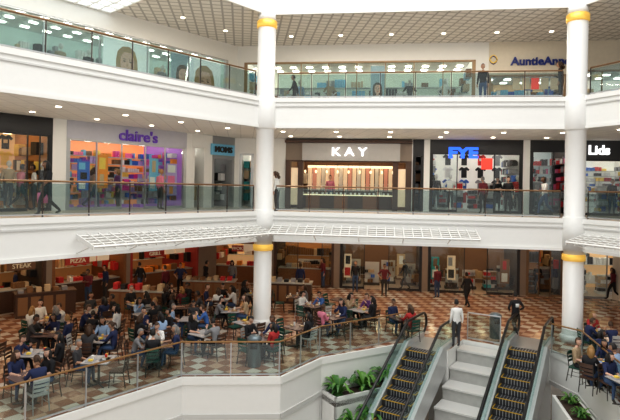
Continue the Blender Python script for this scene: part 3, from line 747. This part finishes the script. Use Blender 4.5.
def who(top=None, pants=None, skin=None, hairc=None):
    return {0: SKINS[skin] if skin is not None else R.choice(SKINS[:2]+SKINS), 1: CLO[top or R.choice(TOPS)], 2: CLO[pants] if pants else R.choice((DENIM, CLO['black'], CLO['charcoal'], DENIM)),
            4: HAIRS[hairc] if hairc is not None else R.choice((HAIRS[0],)*5+(HAIRS[1],)*4+(HAIRS[2], HAIRS[3]))}
def stand(kind, xy, z, rz, **k):
    nm = 'walking_person' if kind in ('walk', 'walkl', 'bag', 'pack', 'logo') else 'standing_person'
    return place(nm, ST[kind], xy[0], xy[1], z, rz, who(**k))

# ------------------------------------------------------------ furniture
def chair_mesh(name, m, leg):
    b = MB()
    b.box(W0, -.21, .21, -.2, .22, .43, .46, m); b.box(W0, -.19, .19, -.18, .2, .41, .43, leg)
    for sx in (-1, 1):
        b.path([(sx*.19, .19, .42), (sx*.2, .22, 0)], .014, leg, 6)
        b.path([(sx*.2, -.26, 0), (sx*.19, -.19, .44), (sx*.19, -.25, .88)], .015, leg, 6)
        b.path([(sx*.19, .19, .2), (sx*.195, -.22, .2)], .008, leg, 5)
    for z0, z1, y in ((.56, .63, -.21), (.67, .74, -.225), (.78, .89, -.245)):
        n = 6
        for i in range(n):
            xa, xb = -.19+.38*i/n, -.19+.38*(i+1)/n; ca, cb = -.04*(1-(xa/.19)**2), -.04*(1-(xb/.19)**2)
            b.hexa([(xa, y+ca-.008, z0), (xb, y+cb-.008, z0), (xb, y+cb+.008, z0), (xa, y+ca+.008, z0), (xa, y+ca-.008, z1), (xb, y+cb-.008, z1), (xb, y+cb+.008, z1), (xa, y+ca+.008, z1)], m)
    return b.mesh(name)
CH = [chair_mesh('dining_chair', mat('chair_dark_green', (.012, .075, .055), .4), DKM), chair_mesh('dining_chair', DWOOD, DKM),
      chair_mesh('dining_chair', mat('chair_pale', (.5, .5, .48), .4), STEEL)]
TTOP = mat('table_laminate', (.16, .11, .10), .25, noise=.2); TGR = mat('table_grey', (.42, .41, .41), .25)
def table_mesh(top, stuff):
    b = MB()
    b.box(W0, -.38, .38, -.38, .38, .725, .75, top); b.box(W0, -.365, .365, -.365, .365, .705, .725, DKM)
    b.path([(0, 0, .03), (0, 0, .71)], .035, DKM, 10)
    for a in range(4):
        t = a*math.pi/2+.785; b.path([(0, 0, .05), (.34*math.cos(t), .34*math.sin(t), .018)], [.03, .018], DKM, 6)
    for k in range(stuff):
        sx, sy = R.uniform(-.15, .15), (-.17, .17)[k % 2]
        if R.random() < .6: b.box(W0, sx-.17, sx+.17, sy-.12, sy+.12, .75, .762, R.choice((P['brown'], P['grey'], P['white'])))
        b.lathe((sx+.1, sy), [(.028, .762), (.038, .88)], R.choice((P['white'], P['red'], P['yellow'])), 10)
        b.box(W0, sx-.1, sx+.0, sy-.06, sy+.05, .762, .81, R.choice((P['white'], P['tan'], P['yellow'])))
    return b.mesh('dining_table')
TB = [table_mesh(TTOP, 2), table_mesh(TGR, 3), table_mesh(TGR, 2), table_mesh(TTOP, 0), table_mesh(TGR, 1)]
def setting(x, y, rot, occ=.7, sides=None):
    place('dining_table', R.choice(TB), x, y, 0, rot)
    for a in (sides if sides is not None else ([0, 2] if R.random() < .3 else [0, 1, 2] if R.random() < .35 else [0, 1, 2, 3])):
        t = rot+a*math.pi/2; d = R.uniform(.58, .68); cx, cy = x-math.sin(t+math.pi)*d, y+math.cos(t+math.pi)*d
        rz = t+R.uniform(-.12, .12)
        place('dining_chair', CH[R.choice((0, 0, 0, 1, 1, 2))], cx, cy, 0, rz)
        if R.random() < occ:
            s = place('seated_person', R.choice(SIT), cx+math.sin(rz)*.03, cy-math.cos(rz)*.03, -.0, rz, who())
            k = R.uniform(.94, 1.04); s.scale = (k, k, k)
def inpoly(p, poly):
    c = False; n = len(poly)
    for i in range(n):
        a, d = poly[i], poly[(i+1) % n]
        if (a[1] > p[1]) != (d[1] > p[1]) and p[0] < (d[0]-a[0])*(p[1]-a[1])/(d[1]-a[1])+a[0]: c = not c
    return c
def ds(p, a, c): return seg_d(Vector((p[0], p[1], 0)), Vector((a[0], a[1], 0)), Vector((c[0], c[1], 0)))
edge = V0+V1
rot0 = math.atan2(dl.y, dl.x)
for i in range(-10, 8):
    for j in range(-2, 6):
        q = Vector(V0[1])+f01.d*(i*1.96+(.9 if j % 2 else 0)+R.uniform(-.12, .12))+f01.n*(1.35+j*1.88+R.uniform(-.1, .1))
        if q.y < 10.5 or inpoly(q, void): continue
        if min(ds(q, a, c) for a, c in zip(edge[:-1], edge[1:])) < 1.2: continue
        wl = (q-FL.o).dot(FL.n); wb = (q-FB.o).dot(FB.n)
        if wl > 6.0 or wb > 3.0 or q.x > 3.3 or (q-CL).length < 1.3: continue
        if abs(q.x/q.y) > .66: continue
        setting(q.x, q.y, rot0+R.uniform(-.1, .1)+(0 if R.random() < .7 else .785), .76 if q.x < -3 else .58)
for px, py in ((402, 318), (603, 333), (598, 362), (622, 352), (627, 380)):
    x, y = G(px, py, .75); setting(x, y, R.uniform(0, 1), .8)

stand('stand', G(456, 347), 0, .1, top='white', pants='charcoal', skin=1, hairc=0)
stand('logo', G(515, 336), 0, .15, top='black', pants='black', skin=1, hairc=0)
stand('walk', G(467, 308), 0, .3, top='black', pants='black')
for px, py, k, rz in ((553, 294, 'stand', 2), (537, 294, 'cross', 3), (613, 300, 'walkl', 1.5), (437, 298, 'stand', .5), (405, 290, 'walk', 1), (384, 296, 'hip', 3), (355, 292, 'stand', 3.1), (323, 288, 'phone', 2),
                      (105, 300, 'stand', 2.4), (140, 296, 'walk', 1), (88, 306, 'cross', 3), (30, 300, 'walkl', 1.2), (165, 300, 'stand', 1), (205, 293, 'walk', -1), (232, 292, 'phone', 3), (300, 296, 'stand', 0), (15, 305, 'stand', -1.0), (180, 296, 'hip', 3.3)):
    stand(k, G(px, py), 0, rz, top=R.choice(('black', 'charcoal', 'navy', 'grey', 'maroon', 'black')))
def on(fr, px, w, py=195): u = fr.U(w, px, py); return fr.pt(u, w, 0)[:2]
for fr, px, w, k, rz, kw in ((FL, 48, 1.2, 'bag', 2.4, dict(top='black', pants='black')), (FL, 160, 4.0, 'stand', -.7, dict(top='pink')), (FL, 20, 5.5, 'walk', -.6, {}), (FB, 277, 1.0, 'phone', 1.2, dict(top='white', pants='charcoal')), (FB, 483, 4.4, 'stand', .2, dict(top='maroon', pants='black')),
      (FB, 497, 5.4, 'cross', 3, dict(top='black', pants='black')), (FB, 508, 4.0, 'stand', 2.8, dict(top='black', pants='black')), (FL, 92, 5.6, 'walkl', -.7, dict(top='tan')), (FB, 545, 3.2, 'walk', 1.6, {}), (FB, 330, 6.3, 'stand', 3, {}), (FL, 118, 5.6, 'phone', 2.3, dict(top='purple')), (FL, 34, 5.4, 'hip', 2, dict(top='white')), (FB, 612, 5.6, 'stand', 3, dict(top='black'))):
    stand(k, on(fr, px, w), 4.8, rz, **kw)
for px, w, k, rz in ((483, 1.6, 'stand', 2.6), (561, 1.3, 'phone', 1), (528, 5.9, 'stand', 3.1), (295, 3.5, 'walk', 1.5)):
    stand(k, on(FB, px, w, 85), 9.6, rz, top='black' if px != 528 else 'blue')
# shop-window mannequins
MN = mat('mannequin_white', (.7, .68, .65), .35)
for fr, px, z, tp, pt_ in ((FL, 8, 4.8, 'tan', 'black'), (FL, 42, 4.8, 'black', 'tan'), (FB, 436, 4.8, 'black', 'charcoal'), (FB, 450, 4.8, 'white', 'black'), (FB, 517, 4.8, 'red', 'black'), (FB, 536, 4.8, 'grey', 'black'),
                           (FL, 60, 9.6, 'tan', 'white'), (FL, 88, 9.6, 'black', 'grey'), (FL, 162, 9.6, 'grey', 'tan'), (FB, 300, 9.6, 'ltblue', 'tan'), (FB, 330, 9.6, 'tan', 'white'), (FB, 410, 9.6, 'black', 'grey'), (FB, 445, 9.6, 'white', 'tan')):
    xy = on(fr, px, 5.35, 195 if z < 6 else 75); a = math.atan2(fr.d.y, fr.d.x)
    place('mannequin', ST['hip' if px % 4 else 'stand'], xy[0], xy[1], z+.1, a+math.pi, {0: MN, 1: CLO[tp], 2: CLO[pt_], 3: MN, 4: MN})
    b = MB(); b.lathe((0, 0), [(.28, 0.02), (.28, .1), (.26, .11)], MN, 20); place('mannequin_base', b.mesh('mannequin_base'), xy[0], xy[1], z, 0)

# kiosks & bins
def kiosk(px, py, L, m, top, rz):
    x, y = G(px, py); f = Fr((x, y), (math.cos(rz), math.sin(rz))); b = MB()
    b.box(f, -L/2, L/2, -.4, .4, 0, 1.0, m); b.box(f, -L/2-.04, L/2+.04, -.45, .45, 1.0, 1.06, top)
    for i in range(int(L/.5)): b.box(f, -L/2+.08+i*.5, -L/2+.46+i*.5, -.42, -.39, .12, .9, mat('kiosk_panel', (.25, .13, .06), .5))
    for i in range(int(L/.35)): b.box(f, -L/2+.1+i*.35, -L/2+.32+i*.35, -.25, .1, 1.06, 1.06+R.uniform(.1, .3), R.choice((P['brown'], P['black'], P['tan'], P['red'], P['grey'])))
    b.obj('serving_kiosk')
kiosk(140, 312, 2.6, WOOD, MARBLE, -.1); kiosk(290, 302, 2.2, DWOOD, MARBLE, -.1); kiosk(210, 300, 2.6, WOOD, MARBLE, 0); kiosk(45, 314, 2.4, DWOOD, DWOOD, .6)
def bin_(px, py):
    x, y = G(px, py); b = MB()
    b.lathe((0, 0), [(.2, 0), (.22, .03), (.22, .85), (.24, .87), (.24, .92), (.17, 1.0), (.06, 1.03)], mat('bin_steel', (.16, .2, .22), .35, .5), 20)
    b.box(W0, -.12, .12, -.235, -.2, .62, .8, BLACK); place('trash_bin', b.mesh('trash_bin', True), x, y, 0, 0)
bin_(495, 338); bin_(254, 366)

# ------------------------------------------------------------ lights, world, camera
def area(name, loc, sx, sy, e, c=(1, .93, .82), rz=0):
    l = bpy.data.lights.new(name, 'AREA'); l.shape = 'RECTANGLE'; l.size = sx; l.size_y = sy; l.energy = e; l.color = c
    o = bpy.data.objects.new(name, l); scene.collection.objects.link(o); o.location = loc; o.rotation_euler = (0, 0, rz)
aL = math.atan2(dl.y, dl.x); aB = math.atan2(FB.d.y, FB.d.x)
for z, e in ((8.36, 160), (13.1, 180)):
    area('added_fill_strip', FL.pt(-9, 2.6, z-.1*(z > 13)), 17, .12, e, (1, .90, .76), rz=aL); area('added_fill_strip', FB.pt(6.3, 2.6, z), 12, .12, e, (1, .90, .76), rz=aB)  # added fill strips for the walkways; the real fixtures are the downlights
for w, e in ((3.0, 130), (7.0, 110)):
    area('added_fill_strip', FL.pt(-9, w, 3.56), 17, .12, e, (1, .76, .52), rz=aL); area('added_fill_strip', FB.pt(6.3, w, 3.56), 13, .12, e, (1, .76, .52), rz=aB)  # added warm fill strips under the ground-level soffit
area('skylight_daylight', (2, 12, 19), 16, 14, 2100, (1, .99, .97))
w = bpy.data.worlds.new('World'); scene.world = w; w.use_nodes = True
bg = w.node_tree.nodes['Background']; bg.inputs[0].default_value = (1, .985, .96, 1); bg.inputs[1].default_value = .74
cam = bpy.data.cameras.new('Camera'); co = bpy.data.objects.new('Camera', cam); scene.collection.objects.link(co)
cam.sensor_width = 36; cam.lens = 36*F/620; cam.shift_y = -22/620; cam.clip_end = 200; cam.clip_start = .05
co.matrix_world = Matrix.Translation((0, 0, EYE)) @ Matrix.Rotation(math.radians(90), 4, 'X') @ Matrix.Rotation(ROLL, 4, 'Z')
scene.camera = co
